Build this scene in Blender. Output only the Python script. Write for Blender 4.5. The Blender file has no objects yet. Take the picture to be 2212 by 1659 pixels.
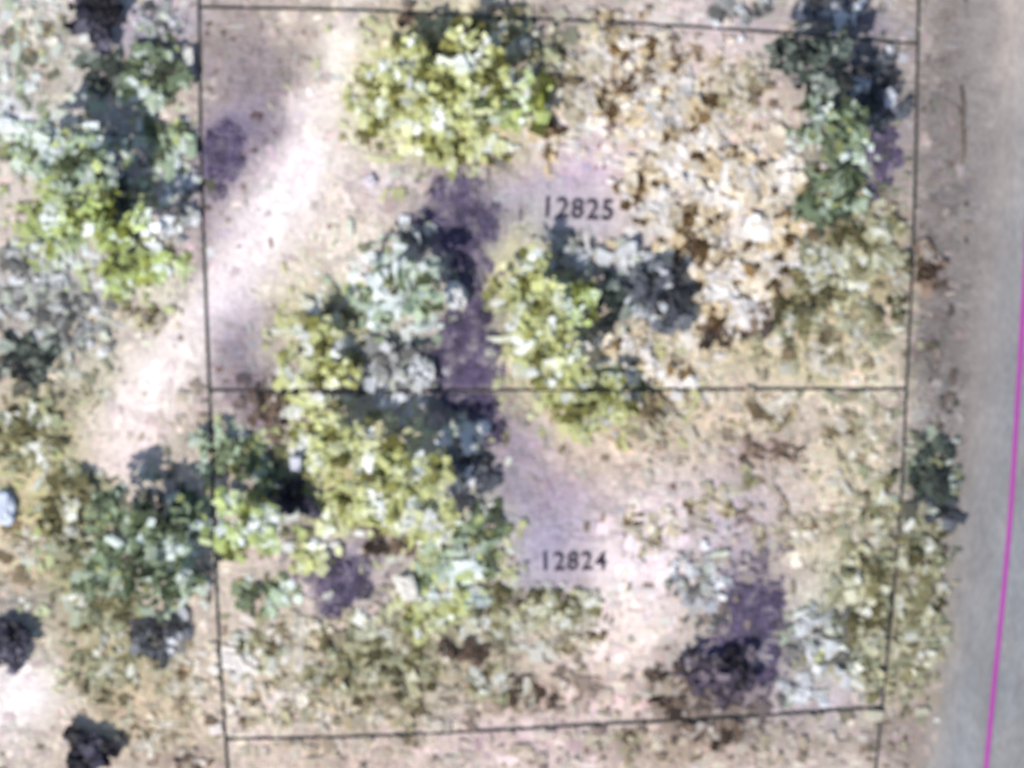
import bpy, math, random
import numpy as np
from mathutils import Vector

# ------------------------------------------------------------------ frame
S = 0.025                      # metres per plan unit (plan: 2212 x 1659 units in view)
H = 160.0                      # height of the aerial camera
def W(u, v):                   # plan unit -> metres on the ground
    return (u - 1106.0) * S, (829.5 - v) * S

scene = bpy.context.scene
col = scene.collection

# ------------------------------------------------------------------ camera
cam_d = bpy.data.cameras.new('camera')
cam_d.sensor_width = 36.0
cam_d.lens = 36.0 * H / (2212 * S)
cam_d.clip_start = 1.0
cam_d.clip_end = 3000.0
cam_d.dof.use_dof = True       # the picture is soft everywhere
cam_d.dof.focus_distance = 80.0
cam_d.dof.aperture_fstop = 0.31
cam = bpy.data.objects.new('camera', cam_d)
cam.location = (0, 0, H)
col.objects.link(cam)
scene.camera = cam

# ------------------------------------------------------------------ sky, sun, exposure
SUN_FROM = Vector((-0.50, -0.62, 0.92)).normalized()
EL = math.asin(SUN_FROM.z)
AZ = math.atan2(SUN_FROM.x, SUN_FROM.y)
world = bpy.data.worlds.new('World')
scene.world = world
world.use_nodes = True
wn = world.node_tree
bg = wn.nodes['Background']
sky = wn.nodes.new('ShaderNodeTexSky')
sky.sky_type = 'NISHITA'
sky.sun_disc = False
sky.sun_elevation = EL
sky.sun_rotation = AZ
sky.air_density = 1.0
sky.dust_density = 1.0
wn.links.new(sky.outputs[0], bg.inputs[0])
bg.inputs[1].default_value = 0.13
sun_d = bpy.data.lights.new('sun', 'SUN')
sun_d.energy = 4.2
sun_d.angle = math.radians(0.5)
sun_d.color = (1.0, 0.965, 0.93)
sun = bpy.data.objects.new('sun', sun_d)
sun.rotation_euler = SUN_FROM.to_track_quat('Z', 'Y').to_euler()
sun.location = SUN_FROM * 100
col.objects.link(sun)
vs = scene.view_settings
vs.view_transform = 'Standard'
vs.look = 'None'
vs.exposure = 0.92
vs.gamma = 1.0
vs.use_curve_mapping = False
GAIN = 1.62                    # picture value of a sunlit flat white surface

# ------------------------------------------------------------------ helpers
rng = np.random.default_rng(12)
random.seed(12)

def lin(c):
    c = np.asarray(c, float) / 255.0
    return np.where(c <= 0.04045, c / 12.92, ((c + 0.055) / 1.055) ** 2.4)

class VNoise:
    """smooth value noise on a lattice"""
    def __init__(self, seed, n=256):
        self.t = np.random.default_rng(seed).random((n, n)); self.n = n
    def one(self, x, y):
        xi = np.floor(x).astype(int); yi = np.floor(y).astype(int)
        fx = x - xi; fy = y - yi
        fx = fx * fx * (3 - 2 * fx); fy = fy * fy * (3 - 2 * fy)
        n = self.n; t = self.t
        a = t[xi % n, yi % n]; b = t[(xi + 1) % n, yi % n]
        c = t[xi % n, (yi + 1) % n]; d = t[(xi + 1) % n, (yi + 1) % n]
        return (a * (1 - fx) + b * fx) * (1 - fy) + (c * (1 - fx) + d * fx) * fy
    def __call__(self, x, y, octaves=3):
        s = 0; a = 1; tot = 0
        for k in range(octaves):
            s = s + a * self.one(x * 2 ** k + 17 * k, y * 2 ** k + 31 * k); tot += a; a *= 0.5
        return s / tot * 2 - 1
N1, N2, N3, N4 = VNoise(1), VNoise(2), VNoise(3), VNoise(4)

def gz(x, y):                  # gentle lie of the land
    return 0.10 * N4(x / 6.0, y / 6.0, 2) + 0.025 * N3(x / 0.9, y / 0.9, 2)

def node_mat(name, rough=0.85, attr=True, color=(0.5, 0.5, 0.5), translucent=0.0, noise=None, bump=0.0, bscale=20.0, spec=0.2):
    m = bpy.data.materials.new(name)
    m.use_nodes = True
    nt = m.node_tree
    b = nt.nodes['Principled BSDF']
    b.inputs['Roughness'].default_value = rough
    b.inputs['Specular IOR Level'].default_value = spec
    if attr:
        a = nt.nodes.new('ShaderNodeAttribute'); a.attribute_name = 'tint'
        out = a.outputs['Color']
    else:
        a = nt.nodes.new('ShaderNodeRGB'); a.outputs[0].default_value = (*color, 1)
        out = a.outputs[0]
    if noise:
        geo = nt.nodes.new('ShaderNodeNewGeometry')
        for sc, lo, hi, st in noise:
            mp = nt.nodes.new('ShaderNodeMapping'); mp.inputs['Scale'].default_value = st
            nt.links.new(geo.outputs['Position'], mp.inputs['Vector'])
            n = nt.nodes.new('ShaderNodeTexNoise'); n.inputs['Scale'].default_value = sc
            n.inputs['Detail'].default_value = 3.0
            nt.links.new(mp.outputs[0], n.inputs['Vector'])
            r = nt.nodes.new('ShaderNodeMapRange')
            r.inputs['From Min'].default_value = 0.3; r.inputs['From Max'].default_value = 0.7
            r.inputs['To Min'].default_value = lo; r.inputs['To Max'].default_value = hi
            nt.links.new(n.outputs['Fac'], r.inputs['Value'])
            x = nt.nodes.new('ShaderNodeVectorMath'); x.operation = 'SCALE'
            nt.links.new(out, x.inputs[0]); nt.links.new(r.outputs[0], x.inputs['Scale'])
            out = x.outputs[0]
    nt.links.new(out, b.inputs['Base Color'])
    if bump:
        geo = nt.nodes.new('ShaderNodeNewGeometry')
        n = nt.nodes.new('ShaderNodeTexNoise'); n.inputs['Scale'].default_value = bscale; n.inputs['Detail'].default_value = 4
        nt.links.new(geo.outputs['Position'], n.inputs['Vector'])
        bp = nt.nodes.new('ShaderNodeBump'); bp.inputs['Strength'].default_value = bump; bp.inputs['Distance'].default_value = 0.08
        nt.links.new(n.outputs['Fac'], bp.inputs['Height'])
        nt.links.new(bp.outputs[0], b.inputs['Normal'])
    if translucent:
        t = nt.nodes.new('ShaderNodeBsdfTranslucent'); nt.links.new(out, t.inputs[0])
        mx = nt.nodes.new('ShaderNodeMixShader'); mx.inputs[0].default_value = translucent
        o = nt.nodes['Material Output']
        nt.links.new(b.outputs[0], mx.inputs[1]); nt.links.new(t.outputs[0], mx.inputs[2])
        nt.links.new(mx.outputs[0], o.inputs['Surface'])
    return m

M_GROUND = node_mat('dry_soil', 0.95, noise=[(0.9, 0.86, 1.12, (1, 1, 1)), (5.0, 0.80, 1.18, (1, 1, 1)), (22.0, 0.85, 1.12, (1, 1, 1))], bump=0.5, bscale=9.0, spec=0.1)
M_ROAD = node_mat('worn_road', 0.9, noise=[(0.5, 0.88, 1.1, (1.6, 0.45, 1)), (3.0, 0.85, 1.14, (1.6, 0.6, 1)), (30.0, 0.85, 1.12, (1, 1, 1))], bump=0.25, bscale=25.0, spec=0.2)
M_LEAF = node_mat('leaves', 0.6, translucent=0.42, spec=0.25)
M_LITTER = node_mat('dry_litter', 0.85, translucent=0.1, spec=0.1)
M_BARK = node_mat('bark', 0.9, attr=False, color=(0.09, 0.07, 0.055), noise=[(6.0, 0.6, 1.4, (1, 1, 0.2))], bump=0.5)
M_ROCK = node_mat('pale_rock', 0.8, noise=[(4.0, 0.75, 1.15, (1, 1, 1))], bump=0.4, bscale=12.0)
M_BLACK = node_mat('black_line', 0.7, attr=False, color=(0.012, 0.014, 0.012))
M_DIGIT = node_mat('digit_ink', 0.7, attr=False, color=(0.018, 0.013, 0.024))
M_MAGENTA = node_mat('magenta_line', 0.6, attr=False, color=(0.20, 0.026, 0.165))

def mesh_obj(name, verts, faces, mat, parent=None, tint=None, smooth=False):
    """verts (n,3); faces (m,k) array of one polygon size, or a list of lists"""
    me = bpy.data.meshes.new(name)
    verts = np.asarray(verts, np.float32)
    if isinstance(faces, np.ndarray):
        k = faces.shape[1]
        me.vertices.add(len(verts)); me.vertices.foreach_set('co', verts.ravel())
        me.loops.add(faces.size); me.loops.foreach_set('vertex_index', faces.astype(np.int32).ravel())
        me.polygons.add(len(faces))
        me.polygons.foreach_set('loop_start', np.arange(0, faces.size, k, dtype=np.int32))
        me.update(calc_edges=True); me.validate()
    else:
        me.from_pydata([tuple(map(float, p)) for p in verts], [], faces); me.update()
    if tint is not None:
        at = me.color_attributes.new('tint', 'FLOAT_COLOR', 'POINT')
        c = np.ones((len(verts), 4), np.float32); c[:, :3] = tint
        at.data.foreach_set('color', c.ravel())
    me.polygons.foreach_set('use_smooth', np.full(len(me.polygons), smooth))
    me.materials.append(mat)
    o = bpy.data.objects.new(name, me)
    col.objects.link(o)
    if parent: o.parent = parent
    return o

def tag(o, label=None, cat=None, group=None, kind=None):
    if label: o['label'] = label
    if cat: o['category'] = cat
    if group: o['group'] = group
    if kind: o['kind'] = kind
    return o

def empty(name, loc):
    o = bpy.data.objects.new(name, None); o.location = loc; o.empty_display_size = 0.3
    col.objects.link(o); return o

def tube(path, radii, n=7):
    """tapered tube through path points -> verts, faces lists"""
    vs_, fs = [], []
    path = [Vector(p) for p in path]
    for i, (p, r) in enumerate(zip(path, radii)):
        d = (path[min(i + 1, len(path) - 1)] - path[max(i - 1, 0)]).normalized()
        a = d.orthogonal().normalized(); b = d.cross(a)
        for k in range(n):
            t = 2 * math.pi * k / n
            vs_.append(p + a * math.cos(t) * r + b * math.sin(t) * r)
    for i in range(len(path) - 1):
        for k in range(n):
            fs.append([i * n + k, i * n + (k + 1) % n, (i + 1) * n + (k + 1) % n, (i + 1) * n + k])
    fs.append(list(range(n))[::-1]); fs.append(list(range((len(path) - 1) * n, len(path) * n)))
    return vs_, fs

# ------------------------------------------------------------------ soil colours and painted shade over the plan
# (u, v, radius u, radius v, turn deg, colour, strength): bare soil and dry turf, with shade painted into dusky violet and mauve-brown patches
BASE = (201, 187, 166)
PATCH = [
 # left strip
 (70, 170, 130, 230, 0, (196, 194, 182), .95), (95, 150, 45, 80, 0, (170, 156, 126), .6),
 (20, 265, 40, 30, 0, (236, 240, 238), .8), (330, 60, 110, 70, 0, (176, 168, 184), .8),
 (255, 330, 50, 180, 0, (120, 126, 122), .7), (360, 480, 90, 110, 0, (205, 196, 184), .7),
 (120, 640, 170, 110, 0, (166, 170, 162), .8), (330, 660, 120, 60, -10, (208, 200, 170), .9),
 (200, 830, 120, 90, 0, (190, 182, 150), .9), (335, 820, 72, 170, 36, (240, 227, 211), 1.), (130, 780, 120, 60, 0, (186, 182, 160), .7),
 (235, 980, 78, 130, 28, (232, 214, 200), .95), (80, 960, 110, 110, 0, (164, 162, 96), .8),
 (60, 1090, 110, 60, 0, (196, 186, 130), .7), (50, 1190, 70, 110, 0, (214, 196, 150), .85),
 (150, 1230, 90, 140, 0, (150, 148, 84), .8), (60, 1300, 80, 60, 0, (160, 152, 142), .8),
 (60, 1490, 130, 90, -12, (240, 230, 218), 1.), (250, 1430, 150, 130, 10, (176, 164, 116), .85),
 (330, 1560, 150, 110, 0, (196, 178, 140), .8), (100, 1590, 90, 60, 0, (192, 178, 156), .7),
 (400, 1640, 70, 40, 0, (140, 120, 108), .7),
 # upper lot
 (540, 110, 130, 130, 0, (146, 133, 124), 1.), (545, 280, 110, 150, 10, (144, 129, 134), 1.),  # shaded ground, darkened into the soil colour
 (478, 350, 55, 120, 5, (116, 100, 134), .95), (500, 480, 70, 90, 24, (154, 138, 136), .9),  # painted shade, violet then mauve-brown
 (650, 50, 90, 50, 0, (194, 180, 158), .7),
 (745, 140, 50, 130, 10, (238, 228, 213), .98), (670, 330, 66, 180, 24, (238, 223, 213), 1.),
 (585, 500, 84, 160, 28, (239, 227, 217), 1.), (490, 650, 80, 90, 30, (239, 226, 218), 1.),
 (740, 560, 130, 120, 0, (222, 210, 186), .95), (830, 370, 80, 80, 0, (224, 206, 206), .95),
 (850, 250, 100, 120, 0, (212, 210, 172), .8), (960, 190, 190, 160, 0, (186, 186, 112), .8),
 (1190, 140, 110, 80, 0, (150, 136, 126), .7), (1250, 40, 160, 50, 0, (160, 148, 136), .8),
 (1270, 290, 100, 90, 0, (214, 196, 190), .8), (1270, 365, 90, 50, 0, (212, 180, 190), .9),
 (1170, 420, 140, 60, 0, (176, 160, 172), .9), (1200, 480, 140, 50, 0, (168, 160, 172), .9),
 (1000, 470, 100, 110, 0, (104, 94, 126), 1.), (1015, 610, 48, 110, 0, (100, 88, 108), 1.),  # tree shadow painted into the soil
 (1560, 50, 120, 60, 0, (170, 160, 168), .7), (1560, 170, 110, 110, 0, (196, 178, 168), .8),
 (1440, 200, 130, 150, 0, (222, 206, 190), .9), (1560, 360, 170, 170, 0, (222, 200, 172), .9),
 (1450, 440, 130, 110, 0, (222, 206, 196), .9), (1560, 560, 150, 120, 0, (226, 212, 200), .9),
 (1700, 620, 150, 130, 0, (206, 190, 142), .8), (1850, 620, 110, 130, 0, (170, 158, 108), .8),
 (1800, 130, 120, 120, 0, (120, 122, 116), .85), (1880, 260, 110, 170, 0, (122, 112, 122), .9),
 (1800, 330, 90, 100, 0, (120, 124, 100), .7), (1830, 470, 130, 90, 0, (136, 128, 92), .8),
 (1900, 60, 70, 50, 0, (138, 128, 134), .8), (1800, 10, 110, 40, 0, (96, 92, 102), .8),
 (1500, 720, 200, 80, 0, (206, 190, 146), .85), (1750, 780, 240, 70, 0, (206, 194, 152), .9),
 (545, 750, 90, 110, 0, (152, 138, 146), .95), (560, 860, 100, 80, 0, (138, 124, 126), .95),  # broad shade painted on the ground here
 (660, 690, 80, 90, 0, (206, 200, 150), .8), (820, 760, 110, 110, 0, (200, 188, 172), .8),
 (1000, 790, 90, 140, 0, (98, 84, 120), 1.), (1040, 900, 60, 70, 0, (110, 96, 116), .9), (880, 640, 120, 90, 0, (214, 210, 186), .8),  # first two paint a tree's violet shadow
 (1150, 640, 90, 150, 0, (206, 208, 150), .8), (1290, 850, 150, 90, 0, (204, 198, 120), .85),
 (1400, 640, 100, 100, 0, (110, 114, 118), .8),
 # lower lot
 (590, 960, 60, 110, 0, (128, 116, 122), .85), (640, 1080, 60, 90, 0, (110, 104, 120), .85),  # shade painted beside the lime tree
 (800, 1020, 170, 120, 0, (208, 208, 140), .8), (1110, 960, 60, 70, 0, (160, 136, 150), .9),
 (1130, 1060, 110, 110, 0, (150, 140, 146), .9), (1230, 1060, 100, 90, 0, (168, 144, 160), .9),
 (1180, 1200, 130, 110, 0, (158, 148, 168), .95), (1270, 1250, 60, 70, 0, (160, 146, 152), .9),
 (1000, 1080, 90, 70, 0, (140, 140, 136), .8), (990, 1230, 110, 130, 0, (208, 204, 168), .85),
 (830, 1190, 110, 60, 0, (164, 154, 150), .8), (740, 1250, 90, 90, 0, (132, 116, 142), .85),  # last one paints violet shade
 (1350, 980, 140, 90, 0, (206, 186, 160), .9), (1500, 920, 180, 80, 0, (204, 186, 152), .9),
 (1660, 975, 130, 50, -14, (158, 138, 128), .9), (1660, 1080, 140, 60, 0, (192, 176, 166), .9), (1850, 1000, 120, 140, 0, (206, 194, 158), .9),
 (1450, 1110, 150, 110, 0, (212, 196, 182), .9), (1390, 1230, 90, 150, 25, (236, 220, 212), 1.),
 (1320, 1380, 110, 110, 25, (232, 214, 194), .95), (1620, 1140, 120, 90, 0, (188, 174, 170), .9),
 (1560, 1200, 80, 130, 0, (196, 184, 184), .8), (1630, 1340, 76, 150, 0, (104, 88, 116), .95),  # last one paints dark violet shade
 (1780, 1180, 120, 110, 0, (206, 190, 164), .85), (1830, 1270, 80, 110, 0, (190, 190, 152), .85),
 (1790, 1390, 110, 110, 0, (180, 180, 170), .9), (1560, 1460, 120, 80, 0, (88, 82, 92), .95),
 (1480, 1520, 130, 60, 0, (150, 134, 124), .8), (1740, 1520, 120, 50, 0, (182, 170, 172), .8),
 (1940, 1330, 90, 190, 0, (164, 156, 118), .85),
 (640, 1420, 170, 100, 0, (206, 190, 160), .9), (560, 1540, 130, 70, 0, (214, 198, 178), .9),
 (800, 1480, 180, 100, 0, (186, 176, 136), .85), (1020, 1440, 130, 60, 0, (164, 152, 118), .8),
 (1150, 1500, 110, 50, -8, (158, 132, 102), .85), (1270, 1500, 120, 60, 0, (208, 186, 170), .9),
 (700, 1640, 240, 60, 0, (202, 182, 158), .9), (1150, 1610, 260, 70, 0, (206, 184, 172), .9),
 (1480, 1610, 150, 60, 0, (170, 150, 124), .9), (1720, 1610, 170, 70, 0, (172, 158, 142), .9),
 (1560, 1560, 110, 40, 0, (110, 96, 92), .7),
 (2110, 400, 110, 900, 0, (138, 131, 123), 1.), (2090, 1250, 110, 600, 3, (138, 131, 122), 1.),
 # verge
 (2040, 200, 60, 420, 0, (130, 122, 113), 1.), (2030, 700, 60, 300, 0, (124, 116, 108), 1.),
 (2010, 1050, 80, 190, 3, (128, 124, 116), .9), (1990, 1380, 70, 220, 3, (158, 150, 124), .95),
 (1960, 1610, 70, 90, 0, (148, 134, 120), .95),
]
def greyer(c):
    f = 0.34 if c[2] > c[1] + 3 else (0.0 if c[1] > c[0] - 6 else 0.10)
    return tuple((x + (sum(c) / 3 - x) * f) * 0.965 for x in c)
PATCH_LIN = [(u, v, ru, rv, math.radians(a), lin(greyer(c)) / GAIN, s) for u, v, ru, rv, a, c, s in PATCH]
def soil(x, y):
    """soil reflectance with painted shade at metres x, y (arrays)"""
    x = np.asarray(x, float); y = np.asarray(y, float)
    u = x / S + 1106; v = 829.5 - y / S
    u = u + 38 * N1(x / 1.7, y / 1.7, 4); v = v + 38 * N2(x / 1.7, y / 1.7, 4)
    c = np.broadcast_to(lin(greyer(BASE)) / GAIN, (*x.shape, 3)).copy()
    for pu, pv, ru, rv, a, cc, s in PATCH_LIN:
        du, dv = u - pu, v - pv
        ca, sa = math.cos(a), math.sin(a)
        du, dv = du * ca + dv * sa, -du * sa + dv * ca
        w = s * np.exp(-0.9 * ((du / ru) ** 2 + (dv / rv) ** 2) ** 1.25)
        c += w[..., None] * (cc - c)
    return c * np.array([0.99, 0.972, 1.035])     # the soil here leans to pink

def sheet(name, x0, x1, y0, y1, step, dz, mat, tintf):
    xs = np.linspace(x0, x1, int((x1 - x0) / step) + 1); ys = np.linspace(y0, y1, int((y1 - y0) / step) + 1)
    X, Y = np.meshgrid(xs, ys)
    Vv = np.stack([X, Y, gz(X, Y) + dz], -1).reshape(-1, 3)
    nx, ny = len(xs), len(ys)
    i = np.arange(nx * ny).reshape(ny, nx)
    F = np.stack([i[:-1, :-1], i[:-1, 1:], i[1:, 1:], i[1:, :-1]], -1).reshape(-1, 4)
    return mesh_obj(name, Vv, F, mat, tint=tintf(Vv[:, 0], Vv[:, 1]), smooth=True)

# ground: one sheet, fine in the middle and coarse out to the horizon
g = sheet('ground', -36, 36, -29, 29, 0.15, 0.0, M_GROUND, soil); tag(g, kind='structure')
ring_v = [(-36, -29), (36, -29), (36, 29), (-36, 29), (-1500, -1500), (1500, -1500), (1500, 1500), (-1500, 1500)]
o = mesh_obj('ground_beyond', [(x, y, -0.16) for x, y in ring_v], [[0, 4, 5, 1], [1, 5, 6, 2], [2, 6, 7, 3], [3, 7, 4, 0]], M_GROUND,
             tint=np.tile(lin(greyer(BASE)) / GAIN, (8, 1)))
tag(o, kind='structure')

def strip(name, pts, mat, dz, tintf, nacross=9, sub=14, rag=0.25, z_edge=None):
    """a ribbon of ground along (u, v, half-width) points with ragged edges"""
    P = []
    for (a, b) in zip(pts[:-1], pts[1:]):
        for k in range(sub):
            t = k / sub; P.append([a[j] * (1 - t) + b[j] * t for j in range(3)])
    P.append(list(pts[-1])); P = np.array(P, float)
    for _ in range(6): P[1:-1] = (P[:-2] + P[1:-1] * 2 + P[2:]) / 4
    d = np.gradient(P[:, :2], axis=0); d /= np.linalg.norm(d, axis=1)[:, None]
    nrm = np.stack([-d[:, 1], d[:, 0]], 1)
    Vv = []
    for i in range(len(P)):
        x, y = W(P[i, 0], P[i, 1])
        lo = P[i, 2] * (1 + rag * N1(i * 0.37, 3.1, 3)); hi = P[i, 2] * (1 + rag * N2(i * 0.37, 9.7, 3))
        for k in range(nacross):
            t = k / (nacross - 1); off = -lo * (1 - t) + hi * t
            Vv.append((x + nrm[i, 0] * off * S, y - nrm[i, 1] * off * S))
    Vv = np.array(Vv); Z = gz(Vv[:, 0], Vv[:, 1]) + dz
    n = len(P); i = np.arange(n * nacross).reshape(n, nacross)
    F = np.stack([i[:-1, :-1], i[:-1, 1:], i[1:, 1:], i[1:, :-1]], -1).reshape(-1, 4)
    return mesh_obj(name, np.column_stack([Vv, Z]), F, mat, tint=tintf(Vv[:, 0], Vv[:, 1]), smooth=True)

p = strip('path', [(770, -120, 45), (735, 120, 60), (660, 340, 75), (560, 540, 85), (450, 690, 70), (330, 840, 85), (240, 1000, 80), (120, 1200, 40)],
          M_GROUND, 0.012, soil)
tag(p, kind='structure')

edge = [(2290, -1900), (2200, -250), (2186, 0), (2158, 300), (2128, 620), (2104, 850), (2072, 1100), (2042, 1300), (2006, 1500), (1972, 1659), (1930, 1900), (1640, 3600)]
def road_tint(x, y):
    c = np.tile(lin((126, 127, 128)) / GAIN, (len(x), 1))
    n = N1(x / 2.2, y / 5.0, 4)[:, None]
    c = c * (1 + 0.22 * n)
    warm = np.clip(N2(x / 1.2, y / 4.0, 3), 0, 1)[:, None]
    c = c * (1 + warm * np.array([0.10, 0.0, -0.08]))
    u = x / S + 1106; v = 829.5 - y / S
    ee = np.array(edge, float)
    d = u - np.interp(v, ee[:, 1], ee[:, 0]) + 16 * N2(x / .8, y / .8, 3)
    w = np.clip(d / 85, 0, 1)[:, None]            # dust and soil swept over the road's edge
    return soil(x, y) * (1 - w) + c * w
r = strip('road', [(eu + 230, ev, 230) for eu, ev in edge], M_ROAD, 0.035, road_tint, nacross=41, rag=0.07)
tag(r, kind='structure')

# ------------------------------------------------------------------ leaf quads
def quads(cent, tilt, size, aspect, tint, axis_jit=0.5, curl=0.25):
    """cent (n,3); tilt: mean lean from level (rad); size metres; returns verts, faces, colours (two bent halves per leaf clump)"""
    n = len(cent)
    th = rng.random(n) * 2 * np.pi
    ti = np.abs(rng.normal(0, tilt, n)).clip(0, 1.35)
    nz = np.stack([np.sin(ti) * np.cos(th), np.sin(ti) * np.sin(th), np.cos(ti)], 1)
    base = rng.integers(0, 2, n) * np.pi / 2 + rng.normal(0, axis_jit, n)
    a0 = np.stack([np.cos(base), np.sin(base), np.zeros(n)], 1)
    a = a0 - nz * (a0 * nz).sum(1)[:, None]; a /= np.linalg.norm(a, axis=1)[:, None]
    b = np.cross(nz, a)
    L = (size * aspect)[:, None] * 0.5; Wd = (size / aspect)[:, None] * 0.5
    cu = (curl * size)[:, None] * nz * rng.uniform(-0.3, 1, (n, 1))
    j = lambda: rng.uniform(0.72, 1.1, (n, 1))
    v0 = cent - a * L * j() - b * Wd * j() - cu; v1 = cent - b * Wd * j()
    v2 = cent + a * L * j() - b * Wd * j() - cu; v3 = cent + a * L * j() + b * Wd * j() - cu
    v4 = cent + b * Wd * j();                     v5 = cent - a * L * j() + b * Wd * j() - cu
    V = np.stack([v0, v1, v2, v3, v4, v5], 1).reshape(-1, 3)
    i = np.arange(n)[:, None] * 6
    F = np.concatenate([i + np.array([0, 1, 4, 5]), i + np.array([1, 2, 3, 4])], 0)
    return V, F, np.repeat(tint, 6, 0)

PAL = {  # picture colours of single leaf sprays when lit, with their shares
 'yellow': [((206, 208, 112), 4), ((222, 222, 150), 3), ((232, 236, 206), 1.6), ((160, 156, 50), 1.8), ((112, 104, 28), 1.2), ((238, 238, 230), .5)],
 'lime':   [((188, 206, 104), 4), ((204, 220, 150), 3), ((224, 234, 210), 1.8), ((146, 152, 40), 2), ((92, 96, 26), 1.2), ((238, 242, 236), .6)],
 'mint':   [((176, 196, 160), 3), ((206, 220, 200), 3), ((228, 236, 230), 1.6), ((130, 146, 104), 2), ((84, 94, 60), 2), ((196, 208, 130), 1)],
 'green':  [((120, 140, 100), 3), ((168, 186, 156), 2.4), ((88, 104, 66), 2.4), ((206, 218, 206), 1.1), ((58, 68, 44), 2), ((150, 160, 90), 1)],
 'dkgreen':[((80, 96, 78), 3), ((56, 70, 58), 3), ((120, 136, 116), 1.6), ((40, 48, 44), 2.4), ((168, 180, 160), .8)],
 'silver': [((196, 198, 198), 3), ((220, 222, 224), 2.6), ((160, 160, 154), 2.4), ((112, 110, 104), 2), ((190, 198, 170), 1.8)],
 'cream':  [((232, 220, 198), 4), ((240, 232, 224), 4), ((214, 194, 158), 2), ((132, 104, 64), .9), ((90, 68, 40), .7), ((240, 236, 230), .8)],
 'tan':    [((206, 190, 158), 4), ((222, 212, 190), 2.6), ((170, 150, 110), 2), ((120, 100, 66), 1.6), ((190, 180, 130), 1.4)],
 'olive':  [((180, 174, 124), 3), ((206, 204, 166), 2.6), ((136, 128, 74), 2.6), ((90, 82, 38), 1.8), ((222, 222, 204), 1), ((150, 156, 110), 1.2)],
 'brown':  [((128, 104, 84), 3), ((92, 70, 54), 3), ((170, 148, 128), 1.6), ((60, 46, 36), 2), ((206, 192, 176), .6)],
 'mauve':  [((106, 94, 122), 3), ((93, 81, 109), 3), ((126, 116, 132), 2), ((78, 71, 88), 2), ((148, 139, 146), .9)],  # violet of cast shadows, put into the leaf colour
 'navy':   [((58, 55, 72), 3), ((44, 41, 54), 3), ((80, 76, 94), 1.4), ((34, 31, 38), 2), ((112, 108, 124), .4)],
 'plum':   [((84, 74, 86), 3), ((66, 58, 68), 3), ((106, 94, 104), 1.6), ((50, 44, 50), 2), ((136, 124, 130), .5)],
 'slate':  [((96, 102, 114), 3), ((72, 78, 90), 3), ((130, 136, 146), 1.6), ((52, 54, 60), 2), ((206, 210, 218), .7)],
}
def pale(c, f):
    g_ = sum(c) / 3; return tuple(x + (g_ - x) * f for x in c)
PAL['yellow'] = [(pale((c[0] - 1, c[1] + 2, c[2]), .37), w) for c, w in PAL['yellow']]; PAL['lime'] = [(pale((c[0] - 1, c[1] + 1, c[2]), .30), w) for c, w in PAL['lime']]
for k, f in (('cream', .0), ('tan', .25), ('olive', .32), ('brown', .2), ('mint', .18), ('green', .25), ('dkgreen', .4), ('silver', .4), ('slate', .45), ('navy', .15)):
    PAL[k] = [(pale(c, f), w) for c, w in PAL[k]]
for k in PAL: PAL[k].sort(key=lambda q: sum(q[0]))
PAL_LIN = {k: (np.array([lin(c) / GAIN for c, w in v]), np.array([w for c, w in v], float) / sum(w for c, w in v)) for k, v in PAL.items()}

LEAVES = 19
BRIGHT = 1.18
# parcel lines on the plan: points, width factor, lift, label
LINES = [
 ([(428, -60), (431, 100), (433, 300), (439, 500), (446, 700), (452, 843), (459, 1000), (464, 1200), (471, 1350), (480, 1500), (491, 1659), (496, 1720)], 1.15, 0, 'long upright black parcel line on the left side of both lots'),
 ([(1986, -60), (1982, 95), (1979, 300), (1972, 550), (1962, 760), (1957, 850), (1949, 1050), (1934, 1250), (1916, 1420), (1904, 1530), (1892, 1659), (1886, 1720)], 1.15, 0, 'long upright black parcel line along the road verge'),
 ([(433, 16), (800, 22), (1100, 38), (1400, 52), (1700, 72), (1980, 95)], 1, .025, 'top black parcel line sloping down to the right'),
 ([(453, 844), (800, 845), (1200, 843), (1600, 841), (1956, 841)], .9, .025, 'level black parcel line between the two numbered lots'),
 ([(487, 1597), (700, 1594), (1000, 1582), (1300, 1565), (1600, 1549), (1904, 1528)], 1, .025, 'bottom black parcel line rising to the right'),
]
NUM_BOX = [(1145, 408, 1348, 494), (1140, 1172, 1332, 1256)]   # the ground the numbers lie on
def clear_of_lines(P, gap=12.0):
    """push sprays aside so that the lines on the ground stay open to the sky"""
    for n, (pts, k, ex, lab) in enumerate(LINES):
        a = np.array(pts, float); ax = 0 if n < 2 else 1
        sc = H / (H - P[:, 2])
        u = P[:, 0] * sc / S + 1106; v = 829.5 - P[:, 1] * sc / S
        m, q = (u, v) if ax == 0 else (v, u)
        o_ = np.interp(q, a[:, 1 - ax], a[:, ax])
        d = m - o_
        hit = (np.abs(d) < gap) & (q > a[0, 1 - ax]) & (q < a[-1, 1 - ax])
        new = np.where(d >= 0, 1, -1) * (gap + rng.random(len(P)) * 7) - d
        sh = np.where(hit, new, 0) * S
        if ax == 0: P[:, 0] += sh
        else: P[:, 1] -= sh
    for a, b, c, d in NUM_BOX:
        sc = H / (H - P[:, 2])
        u = P[:, 0] * sc / S + 1106; v = 829.5 - P[:, 1] * sc / S
        hit = (u > a) & (u < c) & (v > b) & (v < d)
        up = (v < (b + d) / 2)
        P[:, 1] -= np.where(hit, np.where(up, b - v - 14 * rng.random(len(P)), d - v + 14 * rng.random(len(P))), 0) * S
    return P

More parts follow.
